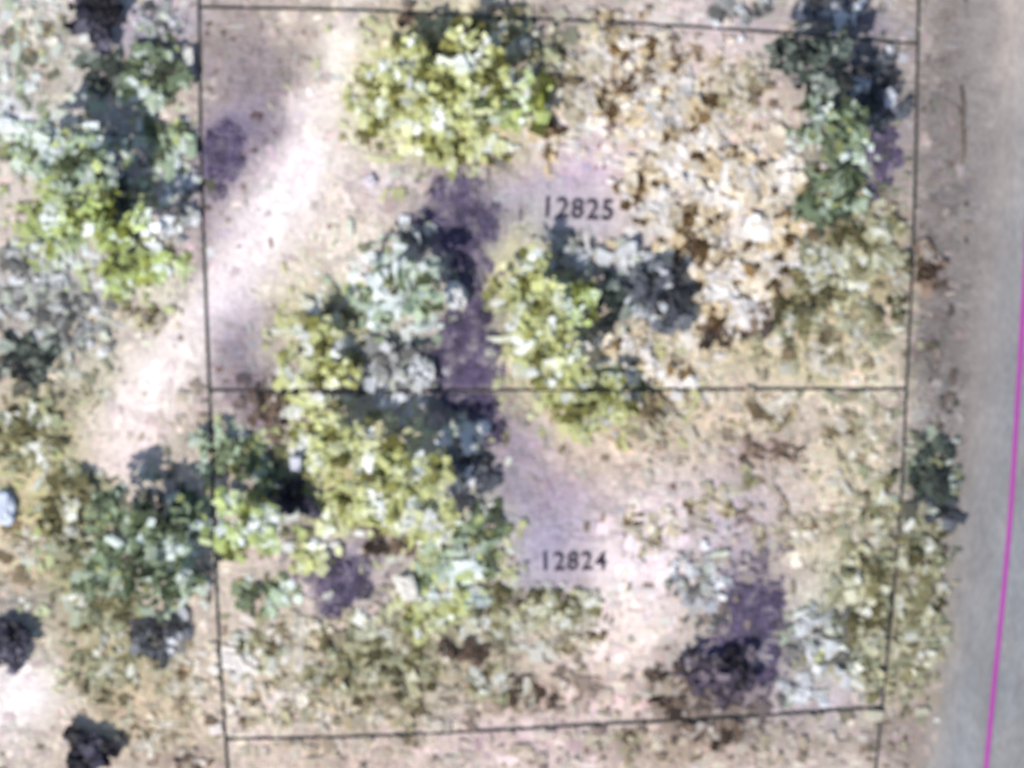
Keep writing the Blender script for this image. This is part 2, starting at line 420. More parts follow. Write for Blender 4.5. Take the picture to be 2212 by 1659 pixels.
def foliage(cx, cy, rx, ry, h, pal, dens, low, flat, size):
    """leaf sprays through a clumpy crown; local coordinates about (cx, cy)"""
    n_l = max(6, int(3 + 2.2 * math.sqrt(rx * ry) * 1.7))
    area = math.pi * rx * ry
    P, C = [], []
    c_l, w_l = PAL_LIN[pal]
    zb = h * low
    for k in range(n_l):
        t = 2.4 * k + rng.random() * 0.9; q = math.sqrt((k + 0.35) / n_l) * 0.80
        lx, ly = rx * q * math.cos(t), ry * q * math.sin(t)
        lr = rng.uniform(0.26, 0.46) * math.sqrt(rx * ry)
        top = zb + (h - zb) * (1 - 0.35 * q ** 2) * rng.uniform(0.8, 1.0)
        lh = (top - zb) * 0.5
        n = int(dens * area / n_l * LEAVES * (0.25 / size) ** 1.2)
        d = rng.normal(size=(n, 3)); d /= np.linalg.norm(d, axis=1)[:, None]
        d[:, 2] = np.where(d[:, 2] < -0.25, -d[:, 2], d[:, 2])
        rad = rng.random(n) ** 0.33
        pt = d * rad[:, None] * np.array([lr, lr, max(lh, 0.12)]) + np.array([lx, ly, zb + lh * 1.0])
        P.append(pt)
        gx, gy = pt[:, 0] + cx, pt[:, 1] + cy
        q01 = 0.5 + 0.95 * N1(gx / 0.68 + 40, gy / 0.68, 2) + rng.normal(0, 0.16, n)
        ci = np.searchsorted(np.cumsum(w_l)[:-1], q01.clip(0.01, 0.99))
        clump = np.clip(rng.normal(1.0, 0.14), 0.7, 1.3)
        cc = c_l[ci] * clump * rng.uniform(0.9, 1.1, (n, 1)) * BRIGHT
        C.append(cc)
    P = np.concatenate(P); C = np.concatenate(C)
    P[:, 2] += gz(np.array([cx]), np.array([cy]))[0]
    P[:, 2] = np.maximum(P[:, 2], gz(P[:, 0] + cx, P[:, 1] + cy) + 0.05)
    P[:, 0] += cx; P[:, 1] += cy; P = clear_of_lines(P); P[:, 0] -= cx; P[:, 1] -= cy
    n = len(P)
    sz = size * rng.lognormal(0, 0.35, n).clip(0.5, 2.0)
    asp = rng.lognormal(0, 0.22, n).clip(0.65, 1.6)
    return quads(P, flat, sz, asp, C.clip(0, 0.75))

def plant(name, cat, u, v, ru, rv, h, pal, label, dens=1.0, low=None, tilt=0.36, size=0.38, group=None, part='foliage'):
    if pal == 'mauve': size, tilt, h, dens, low = 0.14, 0.12, 0.16, dens * 2.6, 0.1  # flat mauve mats stand in for soft tree shadow
    x, y = W(u, v)
    k = (H - h * 0.6) / H
    x *= k; y *= k
    rx, ry = ru * S, rv * S
    is_tree = cat == 'tree'
    if is_tree: dens *= 1.2; h *= 1.2
    elif h < 1.3 and pal != 'mauve': h *= 0.6
    if name in ('bleached_shrub', 'low_brush'): dens *= 1.5
    if low is None: low = 0.55 if is_tree else 0.05
    root = empty(name, (x, y, float(gz(np.array([x]), np.array([y]))[0])))
    z0 = root.location.z
    V, F, C = foliage(x, y, rx, ry, h, pal, dens, low, tilt, size)
    V[:, 2] -= z0
    f = mesh_obj('crown' if is_tree else part, V, F, M_LEAF, root, tint=C)
    # stems
    vs_, fs = [], []
    def add(path, rad, n=7):
        a, b = tube(path, rad, n); off = len(vs_)
        vs_.extend(a); fs.extend([[i + off for i in q] for q in b])
    if is_tree:
        r0 = 0.06 + 0.035 * h
        lean = (random.uniform(-.2, .2), random.uniform(-.2, .2))
        top = Vector((lean[0], lean[1], h * 0.55))
        add([(0, 0, -0.1), (lean[0] * .3, lean[1] * .3, h * .25), top, (lean[0] * 1.3, lean[1] * 1.3, h * .8)], [r0, r0 * .75, r0 * .5, r0 * .2], 8)
        for k in range(5):
            t = 2 * math.pi * (k + random.random() * .6) / 5
            e = Vector((rx * .65 * math.cos(t), ry * .65 * math.sin(t), h * random.uniform(.55, .75)))
            s = Vector((lean[0] * .6, lean[1] * .6, h * random.uniform(.28, .5)))
            add([s, (s + e) / 2 + Vector((0, 0, .15)), e], [r0 * .4, r0 * .25, r0 * .08], 6)
        mesh_obj('trunk', vs_, fs, M_BARK, root, smooth=True)
    else:
        for k in range(4):
            t = 2 * math.pi * (k + random.random() * .6) / 4
            e = Vector((rx * .5 * math.cos(t), ry * .5 * math.sin(t), h * .7))
            add([(0.05 * math.cos(t), 0.05 * math.sin(t), -0.05), e * .55 + Vector((0, 0, .05)), e], [.035, .025, .008], 5)
        mesh_obj('stem', vs_, fs, M_BARK, root, smooth=True)
    tag(root, label, cat, group)
    return root

T, B = 'tree', 'shrub'
G_T, G_S = 'trees on the lots', 'shrubs on the lots'
PLANTS = [
 # name, cat, u, v, ru, rv, height, palette, label, options
 # --- left of the lots
 ('evergreen_bush', B, 208, 40, 62, 78, 1.6, 'navy', 'dark navy evergreen bush at the top left edge of the picture', dict(dens=1.5)),
 ('silver_shrub', B, 340, 50, 66, 46, 0.7, 'silver', 'lilac-white shrub right of the navy bush at the top left', dict(dens=.8)),
 ('grey_green_shrub', B, 335, 165, 82, 86, 1.3, 'green', 'grey-green shrub beside the white slab at the upper left line', dict()),
 ('grey_green_shrub', B, 232, 150, 62, 52, .9, 'dkgreen', 'dim grey-green shrub below the navy bush, upper left', dict()),
 ('lime_tree', T, 150, 350, 112, 86, 4.2, 'mint', 'pale mint-green tree at the left edge, upper one of two', dict(tilt=.4)),
 ('lime_tree', T, 190, 480, 140, 112, 3.8, 'lime', 'lime-green leafy tree left of the lots, below the mint one', dict()),
 ('white_flowering_shrub', B, 366, 310, 58, 64, 1.2, 'mint', 'pale shrub with bright white tips touching the left parcel line', dict(size=.46)),
 ('mottled_shrub', B, 376, 440, 58, 92, .9, 'silver', 'mottled silver and brown shrub right of the lime-green tree', dict(dens=.8)),
 ('dark_shrub', B, 262, 470, 34, 110, 1.0, 'dkgreen', 'narrow dark upright shrub between lime tree and mottled shrub', dict(dens=.9)),
 ('silver_shrub', B, 84, 622, 118, 88, 1.1, 'silver', 'wide silver-grey shrub at the left edge under the lime tree', dict(dens=.7)),
 ('lime_shrub', B, 262, 596, 74, 44, .9, 'lime', 'small lime-green shrub just under the lime-green tree', dict(dens=.8)),
 ('dark_shrub', B, 52, 770, 86, 58, 1.0, 'dkgreen', 'dark grey-green shrub at the left edge at mid height', dict()),
 ('olive_shrub', B, 60, 950, 94, 92, .8, 'olive', 'low yellow-olive shrub at the left edge beside the pale path', dict(dens=.7, tilt=.4)),
 ('olive_shrub', B, 168, 1150, 80, 130, 1.3, 'olive', 'olive half-bare shrub on the left flank of the big dark tree', dict()),
 ('dark_green_tree', T, 300, 1180, 142, 140, 3.6, 'green', 'big dark green tree left of the lower lot', dict(dens=.9)),
 ('mint_shrub', B, 380, 1235, 72, 80, 1.6, 'mint', 'mint-green shrub between big dark tree and left parcel line', dict(dens=.8)),
 ('dark_shrub', B, 336, 1378, 92, 56, .9, 'slate', 'slate-grey shrub below the big dark green tree', dict(dens=.8)),
 ('evergreen_bush', B, 14, 1388, 60, 58, 1.5, 'navy', 'round black-navy bush cut by the left edge, lower down', dict(dens=1.6)),
 ('evergreen_bush', B, 186, 1622, 62, 52, 1.5, 'navy', 'round black-navy bush at the bottom edge, left of the lots', dict(dens=1.6)),
 ('brown_shrub', B, 404, 1650, 56, 24, .6, 'brown', 'low brown shrub at the bottom edge near the left parcel line', dict(dens=.7)),
 # --- upper lot
 ('yellow_green_tree', T, 950, 200, 168, 140, 3.4, 'yellow', 'broad yellow-green tree under the top parcel line', dict(tilt=.38)),
 ('mottled_shrub', B, 1080, 84, 150, 58, 1.3, 'olive', 'olive and white mottled shrub on the top parcel line', dict(dens=.7)),
 ('lime_shrub', B, 1100, 210, 96, 90, 2.2, 'lime', 'lime shrub with dark gaps at the right of the broad yellow tree', dict(dens=.6)),
 ('dark_shrub', B, 874, 30, 20, 40, .9, 'brown', 'small brown twiggy shrub on the top parcel line, left half', dict()),
 ('bleached_shrub', B, 1250, 190, 80, 100, .7, 'tan', 'greyish tan brush right of the broad yellow tree', dict(dens=.5)),
 ('bleached_shrub', B, 1390, 130, 100, 70, .8, 'cream', 'cream brush just below the top parcel line', dict(dens=.55)),
 ('bleached_shrub', B, 1480, 250, 120, 86, 1.0, 'cream', 'cream dry brush, upper middle of the bleached thicket', dict(dens=.7, size=.42)),
 ('bleached_shrub', B, 1600, 190, 70, 90, .8, 'tan', 'pinkish tan brush with wine-dark gaps below the top line', dict(dens=.6)),
 ('bleached_shrub', B, 1400, 400, 82, 76, 1.0, 'cream', 'cream brush just right above the number 12825', dict(dens=.8, size=.42)),
 ('bleached_shrub', B, 1560, 390, 110, 88, 1.2, 'cream', 'large cream brush in the centre of the bleached thicket', dict(dens=.8, size=.46)),
 ('bleached_shrub', B, 1500, 520, 90, 80, 1.1, 'cream', 'whitish brush right of the number 12825, below the thicket centre', dict(dens=.85, size=.42)),
 ('bleached_shrub', B, 1650, 540, 96, 90, 1.2, 'cream', 'cream and brown brush on the right side of the bleached thicket', dict(dens=.8, size=.46)),
 ('bleached_shrub', B, 1580, 650, 96, 76, 1.1, 'cream', 'white and cream brush at the foot of the bleached thicket', dict(dens=.85, size=.46)),
 ('brown_shrub', B, 1548, 724, 44, 44, .9, 'brown', 'brown clump below the bleached thicket, nearer the middle parcel line', dict()),
 ('brown_shrub', B, 1640, 690, 40, 40, .9, 'brown', 'small dark brown clump at the lower right of the thicket', dict()),
 ('dark_green_tree', T, 1745, 130, 92, 84, 3.4, 'dkgreen', 'shady dark green tree in the upper right corner of the lot', dict()),
 ('dark_green_tree', T, 1790, 280, 84, 100, 3.4, 'green', 'grey-green tree below the shady corner tree', dict(dens=.8)),
 ('shade_shrub', B, 1880, 190, 80, 100, 1.0, 'slate', 'slate shrub beside the right parcel line in the upper corner', dict(dens=.7)),
 ('shade_shrub', B, 1890, 350, 72, 90, .9, 'mauve', 'dusky mauve mat painted as shade against the right parcel line', dict(dens=.6)),
 ('dark_shrub', B, 1800, 20, 96, 44, 1.1, 'slate', 'dark slate shrub above the top parcel line at the right', dict()),
 ('lilac_shrub', B, 1590, 28, 110, 40, .7, 'silver', 'pale lilac shrub above the top parcel line', dict(dens=.5)),
 ('olive_shrub', B, 1800, 430, 90, 72, 1.2, 'green', 'dark olive shrub right of the bleached thicket', dict()),
 ('olive_shrub', B, 1880, 540, 90, 90, 1.1, 'olive', 'olive shrub against the right parcel line', dict()),
 ('olive_shrub', B, 1770, 600, 90, 90, 1.1, 'olive', 'yellow-olive shrub between thicket and right parcel line', dict(dens=.8)),
 ('olive_shrub', B, 1880, 690, 90, 60, .7, 'olive', 'sparse olive shrub above the right end of the middle line', dict(dens=.5)),
 ('shade_shrub', B, 478, 340, 52, 110, .55, 'mauve', 'low purple mat of painted shade inside the left parcel line', dict(dens=.7)),
 ('shade_shrub', B, 985, 462, 88, 84, .6, 'mauve', 'purple mat painted as tree shadow left of the number 12825', dict(dens=1.)),
 ('shade_shrub', B, 1020, 560, 48, 66, .6, 'mauve', 'small purple mat of painted shade below the purple patch, above the white rock', dict(dens=.8)),
 ('white_shrub', B, 890, 502, 52, 40, .8, 'silver', 'small white shrub left of the purple patch', dict(dens=.8, size=.46)),
 ('pale_tree', T, 860, 630, 130, 90, 3.2, 'mint', 'pale whitish-green tree left of the white rock', dict(dens=.7, size=.42)),
 ('olive_shrub', B, 700, 670, 60, 44, .9, 'olive', 'dull olive shrub at the right edge of the pale path', dict(dens=.8)),
 ('white_shrub', B, 1250, 545, 80, 48, 1.2, 'silver', 'black and white mottled shrub under the number 12825', dict(dens=.8, size=.42)),
 ('white_shrub', B, 1370, 570, 56, 52, 1.2, 'silver', 'white-tipped shrub right of the lime tree in the centre', dict(dens=.8, size=.46)),
 ('lime_tree', T, 1146, 664, 88, 116, 2.6, 'yellow', 'tall yellow-green tree in the centre of the upper lot', dict(dens=1.05, tilt=.42)),
 ('lime_tree', T, 1222, 664, 72, 84, 2.1, 'lime', 'lime-green tree right beside the yellow-green centre tree', dict(dens=.8)),
 ('evergreen_bush', B, 1425, 640, 82, 92, 1.9, 'slate', 'blue-grey evergreen bush right of the centre lime tree', dict(dens=1.3)),
 ('dark_shrub', B, 1330, 655, 56, 60, 1.5, 'dkgreen', 'dark green bush between lime tree and blue-grey evergreen', dict(dens=1.1)),
 ('mottled_shrub', B, 1340, 762, 112, 58, 1.1, 'cream', 'cream and dark mottled shrub under the blue-grey evergreen', dict(dens=.7, size=.42)),
 ('yellow_green_tree', T, 1270, 872, 104, 84, 2.2, 'yellow', 'golden yellow-green tree standing on the middle parcel line', dict(tilt=.4, dens=.9)),
 ('tan_shrub', B, 1400, 900, 80, 66, .7, 'tan', 'tan brush right of the golden tree below the middle line', dict(dens=.6)),
 # --- across the middle line and lower lot
 ('mottled_shrub', B, 852, 806, 96, 92, 1.3, 'silver', 'grey and white mottled shrub left of the purple shade mat', dict(dens=.75, size=.42)),
 ('shade_shrub', B, 1004, 790, 82, 116, .7, 'mauve', 'large purple mat painted as tree shadow on the middle parcel line', dict(dens=1.)),
 ('yellow_green_tree', T, 690, 780, 76, 110, 2.0, 'yellow', 'slender yellow-green tree on the left half of the middle line', dict(dens=.85)),
 ('shade_shrub', B, 590, 880, 62, 80, .6, 'brown', 'dull brown-mauve brush standing in for shade on the middle line near its left end', dict(dens=.6)),  # brush colour stands in for shade
 ('yellow_green_tree', T, 720, 960, 96, 84, 3.4, 'yellow', 'yellow-green tree in the upper left of the lower lot', dict()),
 ('lime_tree', T, 850, 1050, 142, 104, 4.4, 'yellow', 'broad bright yellow tree, largest in the lower lot', dict(tilt=.4)),
 ('white_shrub', B, 1000, 936, 68, 50, 1.2, 'silver', 'bright white shrub below the purple shade mat', dict(dens=.9, size=.48)),
 ('dark_shrub', B, 1020, 1030, 62, 66, 1.0, 'slate', 'slate-grey shrub right of the broad bright yellow tree', dict(dens=.9)),
 ('mint_shrub', B, 470, 965, 72, 56, 1.3, 'mint', 'mint-green shrub lying across the left parcel line', dict()),
 ('mint_shrub', B, 560, 1010, 56, 56, 1.1, 'green', 'grey-green shrub right of the one across the left line', dict(dens=.8)),
 ('lime_tree', T, 530, 1135, 82, 92, 3.4, 'lime', 'vivid lime tree on the left parcel line of the lower lot', dict()),
 ('evergreen_bush', B, 640, 1085, 46, 62, 1.3, 'navy', 'small navy bush standing in for shadow between lime tree and broad yellow tree', dict(dens=.8)),  # dark bush put where a shadow falls
 ('shade_shrub', B, 735, 1260, 74, 74, .9, 'mauve', 'dark purple mat of painted shade left of the cream rock', dict(dens=1.1)),
 ('dark_shrub', B, 830, 1185, 66, 40, .7, 'brown', 'grey-brown twiggy shrub under the broad bright yellow tree', dict(dens=.7)),
 ('pale_shrub', B, 990, 1230, 110, 110, 1.0, 'mint', 'pale green shrub right of the cream rock', dict(dens=.6, size=.42)),
 ('olive_shrub', B, 1120, 1320, 140, 64, .8, 'olive', 'long olive shrub below the number 12824', dict(dens=.6)),
 ('dark_shrub', B, 1000, 1412, 58, 34, .9, 'brown', 'small dark brush below the pale green shrub', dict(dens=1.)),
 ('dark_shrub', B, 900, 1352, 50, 34, .7, 'olive', 'small olive-brown brush below the cream rock', dict(dens=1.)),
 ('tan_shrub', B, 1660, 985, 80, 34, .45, 'brown', 'low curved brown brush on the bare ground at the right', dict(dens=.35)),
 ('tan_shrub', B, 1612, 1036, 36, 30, .4, 'olive', 'small drab tuft below the curved brown brush', dict(dens=.7)),
 ('shade_shrub', B, 1630, 1340, 64, 118, 1.1, 'mauve', 'long dark purple mat of painted shade in the lower right of the lower lot', dict(dens=1.1)),
 ('evergreen_bush', B, 1560, 1460, 96, 74, 2.0, 'plum', 'dark plum-grey bush above the right part of the bottom line', dict(dens=.75)),
 ('silver_shrub', B, 1790, 1390, 92, 100, .9, 'silver', 'pale grey shrub right of the long dark purple shade mat', dict(dens=.35)),
 ('olive_shrub', B, 1880, 1290, 74, 130, 1.1, 'olive', 'olive shrub on the inside of the right parcel line', dict(dens=.65)),
 ('olive_shrub', B, 1880, 1440, 76, 86, .9, 'olive', 'olive-grey shrub in the lower right corner of the lower lot', dict(dens=.65)),
 ('tan_shrub', B, 700, 1490, 150, 66, .6, 'tan', 'tan brush above the bottom parcel line, left half', dict(dens=.45)),
 ('mottled_shrub', B, 505, 1440, 46, 54, .7, 'cream', 'white and rust brush right of the left line near the bottom', dict(dens=.9, size=.42)),
 ('brown_shrub', B, 1140, 1504, 74, 32, .5, 'brown', 'flat brown brush above the middle of the bottom line', dict(dens=.9)),
 ('brown_shrub', B, 1540, 1580, 96, 36, .7, 'brown', 'dark brown brush below the bottom parcel line', dict(dens=.7)),
 ('olive_shrub', B, 880, 1450, 90, 60, .6, 'olive', 'thin olive brush left of the small dark brush near the bottom', dict(dens=.5)),
 # --- verge along the road
 ('brown_shrub', B, 2000, 585, 30, 74, .8, 'brown', 'dark brown shrub on the verge against the right parcel line', dict(dens=1.)),
 ('dark_green_shrub', B, 2018, 1030, 64, 96, 1.2, 'dkgreen', 'dark green shrub on the verge beside the road', dict(dens=.6)),
 ('dark_shrub', B, 2040, 1110, 44, 56, .8, 'slate', 'slate-grey scrub at the road edge below the dark green shrub', dict(dens=.7)),
 ('olive_shrub', B, 1990, 1210, 60, 86, .8, 'olive', 'olive scrub on the verge below the dark green shrub', dict(dens=.7)),
 ('olive_shrub', B, 1990, 1370, 56, 100, .7, 'olive', 'thin olive scrub on the verge near the lower right corner', dict(dens=.5)),
 ('low_brush', B, 60, 70, 80, 60, 0.4, 'tan', 'thin tan brush in the pale top left corner', dict(dens=0.35)),
 ('low_brush', B, 60, 310, 60, 50, 0.8, 'mint', 'pale mint tuft at the left edge beside the mint tree', dict(dens=0.6)),
 ('low_brush', B, 345, 565, 80, 44, 0.8, 'lime', 'lime and white brush between lime tree and left parcel line', dict(dens=0.8)),
 ('low_brush', B, 170, 725, 100, 46, 0.6, 'silver', 'pale brush between the silver-grey shrub and the path', dict(dens=0.5)),
 ('low_brush', B, 330, 690, 80, 34, 0.3, 'tan', 'sparse straw brush on the path left of the left line', dict(dens=0.4)),
 ('low_brush', B, 170, 1040, 100, 40, 0.5, 'olive', 'olive brush at the foot of the path, left of the lots', dict(dens=0.6)),
 ('low_brush', B, 50, 1190, 56, 80, 0.4, 'tan', 'straw-yellow brush at the left edge below the bluish rock', dict(dens=0.5)),
 ('low_brush', B, 230, 1320, 90, 56, 0.8, 'olive', 'olive brush under the big dark green tree', dict(dens=0.7)),
 ('low_brush', B, 410, 1110, 50, 64, 1.2, 'green', 'green brush against the left line beside the vivid lime tree', dict(dens=0.8)),
 ('low_brush', B, 210, 1450, 110, 60, 0.35, 'olive', 'faint olive brush between the two black-navy bushes', dict(dens=0.4)),
 ('low_brush', B, 390, 1480, 76, 56, 0.35, 'tan', 'faint tan brush left of the left line near the bottom', dict(dens=0.4)),
 ('low_brush', B, 330, 1590, 90, 40, 0.3, 'tan', 'faint tan brush at the bottom right of the navy bush', dict(dens=0.4)),
 ('low_brush', B, 820, 220, 70, 90, 0.9, 'yellow', 'thin yellow brush on the path side of the broad yellow tree', dict(dens=0.45)),
 ('low_brush', B, 1010, 330, 130, 34, 0.9, 'yellow', 'yellow brush along the foot of the broad yellow tree', dict(dens=0.7)),
 ('low_brush', B, 1190, 300, 66, 50, 0.6, 'cream', "cream brush right of the broad yellow tree's foot", dict(dens=0.6)),
 ('low_brush', B, 1330, 240, 74, 66, 0.7, 'cream', 'cream tuft at the left edge of the bleached thicket', dict(dens=0.6)),
 ('low_brush', B, 1300, 64, 90, 36, 0.6, 'tan', 'tan brush on the top parcel line, middle', dict(dens=0.6)),
 ('low_brush', B, 1455, 330, 70, 60, 0.8, 'cream', 'cream tuft between upper and central cream brush', dict(dens=0.8)),
 ('low_brush', B, 1690, 400, 60, 80, 0.9, 'cream', 'cream brush between the thicket and the grey-green tree', dict(dens=0.7)),
 ('low_brush', B, 1470, 170, 70, 50, 0.6, 'cream', 'cream tuft below the right half of the top line', dict(dens=0.6)),
 ('low_brush', B, 1440, 480, 56, 56, 0.9, 'cream', 'white and cream tuft right of the number 12825', dict(dens=0.8)),
 ('low_brush', B, 1715, 690, 66, 56, 0.8, 'olive', 'olive brush right of the small dark brown clump', dict(dens=0.7)),
 ('low_brush', B, 780, 600, 70, 60, 0.7, 'cream', 'cream brush right of the path beside the pale tree', dict(dens=0.5)),
 ('low_brush', B, 770, 720, 70, 60, 0.9, 'olive', 'olive brush right of the slender yellow tree', dict(dens=0.7)),
 ('low_brush', B, 1440, 815, 80, 40, 0.7, 'cream', 'cream brush just above the middle parcel line', dict(dens=0.7)),
 ('low_brush', B, 1800, 770, 130, 44, 0.4, 'tan', 'faint straw brush above the right part of the middle line', dict(dens=0.4)),
 ('low_brush', B, 640, 860, 40, 60, 1.0, 'yellow', 'yellow brush on the middle line left of the slender tree', dict(dens=0.7)),
 ('low_brush', B, 930, 1140, 80, 56, 1.0, 'yellow', 'pale yellow brush below the broad bright yellow tree', dict(dens=0.8)),
 ('low_brush', B, 720, 1110, 66, 46, 1.0, 'yellow', 'yellow brush right of the small navy shade bush', dict(dens=0.7)),
 ('low_brush', B, 1060, 1130, 50, 60, 0.7, 'green', 'grey-green brush left of the lilac ground by 12824', dict(dens=0.6)),
 ('low_brush', B, 620, 1370, 100, 56, 0.5, 'tan', 'tan brush below left of the dark purple shade mat', dict(dens=0.5)),
 ('low_brush', B, 580, 1290, 76, 54, 0.6, 'mint', 'pale green brush right of the left line below the lime tree', dict(dens=0.5)),
 ('low_brush', B, 800, 1370, 90, 50, 0.6, 'olive', 'olive brush below the dark purple shade mat', dict(dens=0.6)),
 ('low_brush', B, 1240, 1370, 90, 50, 0.4, 'tan', 'straw brush right of the long olive shrub', dict(dens=0.5)),
 ('low_brush', B, 1070, 1480, 90, 44, 0.5, 'olive', 'olive brush left above the flat brown brush', dict(dens=0.6)),
 ('low_brush', B, 600, 1540, 100, 36, 0.4, 'tan', 'tan brush on the left part of the bottom line', dict(dens=0.5)),
 ('low_brush', B, 860, 1545, 110, 36, 0.45, 'tan', 'tan brush above the bottom line, left of the middle', dict(dens=0.6)),
 ('low_brush', B, 1410, 1140, 80, 60, 0.3, 'tan', 'faint cream brush on the bare ground right of the lilac patch', dict(dens=0.3)),
 ('low_brush', B, 1540, 1090, 80, 50, 0.35, 'tan', 'faint tan brush in the middle of the bare ground', dict(dens=0.4)),
 ('low_brush', B, 1510, 1270, 70, 100, 0.6, 'silver', 'pale grey brush left of the long dark purple shade mat', dict(dens=0.5)),
 ('low_brush', B, 1720, 1150, 110, 60, 0.4, 'tan', 'faint tan brush right of centre in the lower lot', dict(dens=0.4)),
 ('low_brush', B, 1450, 1490, 70, 60, 0.6, 'brown', 'brown brush left of the dark plum-grey bush', dict(dens=0.6)),
 ('low_brush', B, 1730, 1500, 70, 40, 0.5, 'silver', 'pale lilac brush above the bottom line at the right', dict(dens=0.6)),
 ('low_brush', B, 1650, 900, 110, 40, 0.35, 'tan', 'faint straw brush below the middle line at the right', dict(dens=0.4)),
 ('low_brush', B, 1860, 930, 90, 70, 0.4, 'tan', 'straw brush in the upper right corner of the lower lot', dict(dens=0.5)),
 ('low_brush', B, 1900, 1090, 44, 100, 0.6, 'olive', 'pale olive brush inside the right line at mid height of the lower lot', dict(dens=0.6)),
 ('low_brush', B, 1340, 1600, 120, 34, 0.3, 'tan', 'pinkish tan brush below the bottom line, middle', dict(dens=0.4)),
 ('yellow_green_tree', T, 1195, 775, 84, 84, 2.4, 'yellow', 'yellow-green tree joining the centre tree to the golden one below', dict(tilt=.4)),
 ('shade_shrub', B, 1016, 660, 40, 90, .6, 'mauve', 'narrow purple mat of painted shade beside the white rock in the centre', dict()),
 ('shade_shrub', B, 1050, 905, 50, 60, .6, 'mauve', 'purple mat of painted shade below the middle line, right of the white shrub', dict(dens=.7)),
 ('shade_shrub', B, 1580, 1440, 100, 76, .6, 'mauve', 'dark purple mat of painted shade under the plum-grey bush at lower right', dict(dens=.9)),
 ('olive_shrub', B, 760, 1440, 120, 60, .9, 'olive', 'olive and cream mottled brush in the lower left of the lower lot', dict(dens=.8)),
 ('pale_shrub', B, 930, 1330, 90, 56, .9, 'yellow', 'pale yellow-green brush below right of the cream rock', dict(dens=.8)),
 ('olive_shrub', B, 1230, 1312, 80, 42, .8, 'olive', 'olive-cream brush below the digits 24 of number 12824', dict(dens=.7)),
 ('pale_shrub', B, 680, 1200, 60, 50, .8, 'yellow', 'pale yellow brush above the dark purple shade mat', dict(dens=.7)),
 ('olive_shrub', B, 560, 1400, 70, 50, .7, 'olive', 'olive brush right of the left line below the pale green brush', dict(dens=.8)),
]
for (nm, ct, u, v, ru, rv, h, pal, lab, opt) in PLANTS:
    plant(nm, ct, u, v, ru, rv, h, pal, lab, group=G_T if ct == T else G_S, **opt)

# ------------------------------------------------------------------ scrub between the shrubs: nobody could count it
VEG = [  # plan centre, radii, kind, thickness
 (80, 170, 130, 200, 'mint', .7), (340, 230, 80, 220, 'mint', .8), (200, 440, 190, 190, 'lime', .8), (120, 650, 170, 100, 'silver', .6),
 (60, 800, 100, 80, 'dkgreen', .6), (170, 840, 80, 100, 'olive', .6), (390, 900, 60, 100, 'tan', .5), (300, 610, 120, 60, 'lime', .6), (70, 980, 110, 120, 'yellow', .6), (290, 1190, 180, 170, 'green', .8),
 (120, 1170, 90, 160, 'lime', .6), (270, 1420, 130, 120, 'olive', .7), (390, 1530, 90, 110, 'tan', .5), (330, 1350, 100, 60, 'slate', .4),
 (940, 200, 210, 160, 'yellow', .8), (1100, 80, 200, 80, 'olive', .7), (1400, 180, 190, 160, 'cream', 1.), (1550, 400, 210, 210, 'cream', 1.5),
 (1600, 620, 180, 120, 'cream', 1.2), (1820, 560, 160, 160, 'olive', 1.), (1820, 330, 110, 110, 'green', .7), (1780, 750, 200, 90, 'olive', .55),
 (1850, 150, 110, 140, 'slate', .5), (860, 640, 160, 110, 'mint', .8), (690, 780, 110, 160, 'yellow', .9), (850, 830, 110, 100, 'silver', .8),
 (1180, 720, 110, 170, 'yellow', .8), (1320, 860, 160, 120, 'yellow', .8), (1440, 790, 130, 80, 'cream', .9), (1300, 760, 80, 60, 'mint', .6),
 (800, 1030, 210, 150, 'yellow', .9), (560, 1090, 120, 170, 'lime', .8), (480, 980, 90, 70, 'mint', .7), (980, 1230, 160, 150, 'yellow', .7),
 (1100, 1340, 210, 110, 'olive', .9), (780, 1410, 240, 130, 'olive', .9), (600, 1460, 170, 130, 'cream', .7), (930, 1500, 220, 80, 'tan', .6),
 (1450, 950, 180, 90, 'tan', .4), (1680, 1050, 230, 150, 'tan', .28), (1870, 1000, 100, 200, 'olive', .6), (1900, 1330, 110, 220, 'olive', 1.),
 (1770, 1380, 110, 130, 'olive', .5), (1760, 1360, 90, 100, 'mint', .35), (1540, 1230, 100, 130, 'tan', .5), (1200, 1490, 240, 80, 'tan', .55), (1520, 1550, 170, 80, 'brown', .7),
 (1000, 1620, 520, 50, 'tan', .4), (1700, 1600, 160, 60, 'tan', .5), (1995, 1250, 60, 240, 'olive', 1.), (2015, 1060, 70, 130, 'green', .8),
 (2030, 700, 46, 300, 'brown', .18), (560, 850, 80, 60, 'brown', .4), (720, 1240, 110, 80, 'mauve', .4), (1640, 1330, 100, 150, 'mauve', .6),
 (1000, 470, 110, 110, 'mauve', .5),  # mauve sprays thicken the painted shadow
]
SCRUB_WORDS = {'mint': 'pale mint-green', 'lime': 'lime-green', 'silver': 'silver-grey', 'dkgreen': 'dark green', 'green': 'grey-green', 'olive': 'olive', 'tan': 'straw-coloured',
               'slate': 'slate-grey', 'yellow': 'yellow-green', 'cream': 'bleached cream', 'brown': 'brown twiggy', 'mauve': 'painted-shade purple'}
PATH_DOTS = [(735, 120, 50), (700, 230, 55), (660, 340, 62), (610, 440, 66), (560, 540, 70), (505, 615, 66), (450, 690, 60), (390, 765, 62), (330, 840, 72), (285, 920, 66), (240, 1000, 60)]
scrub = {}
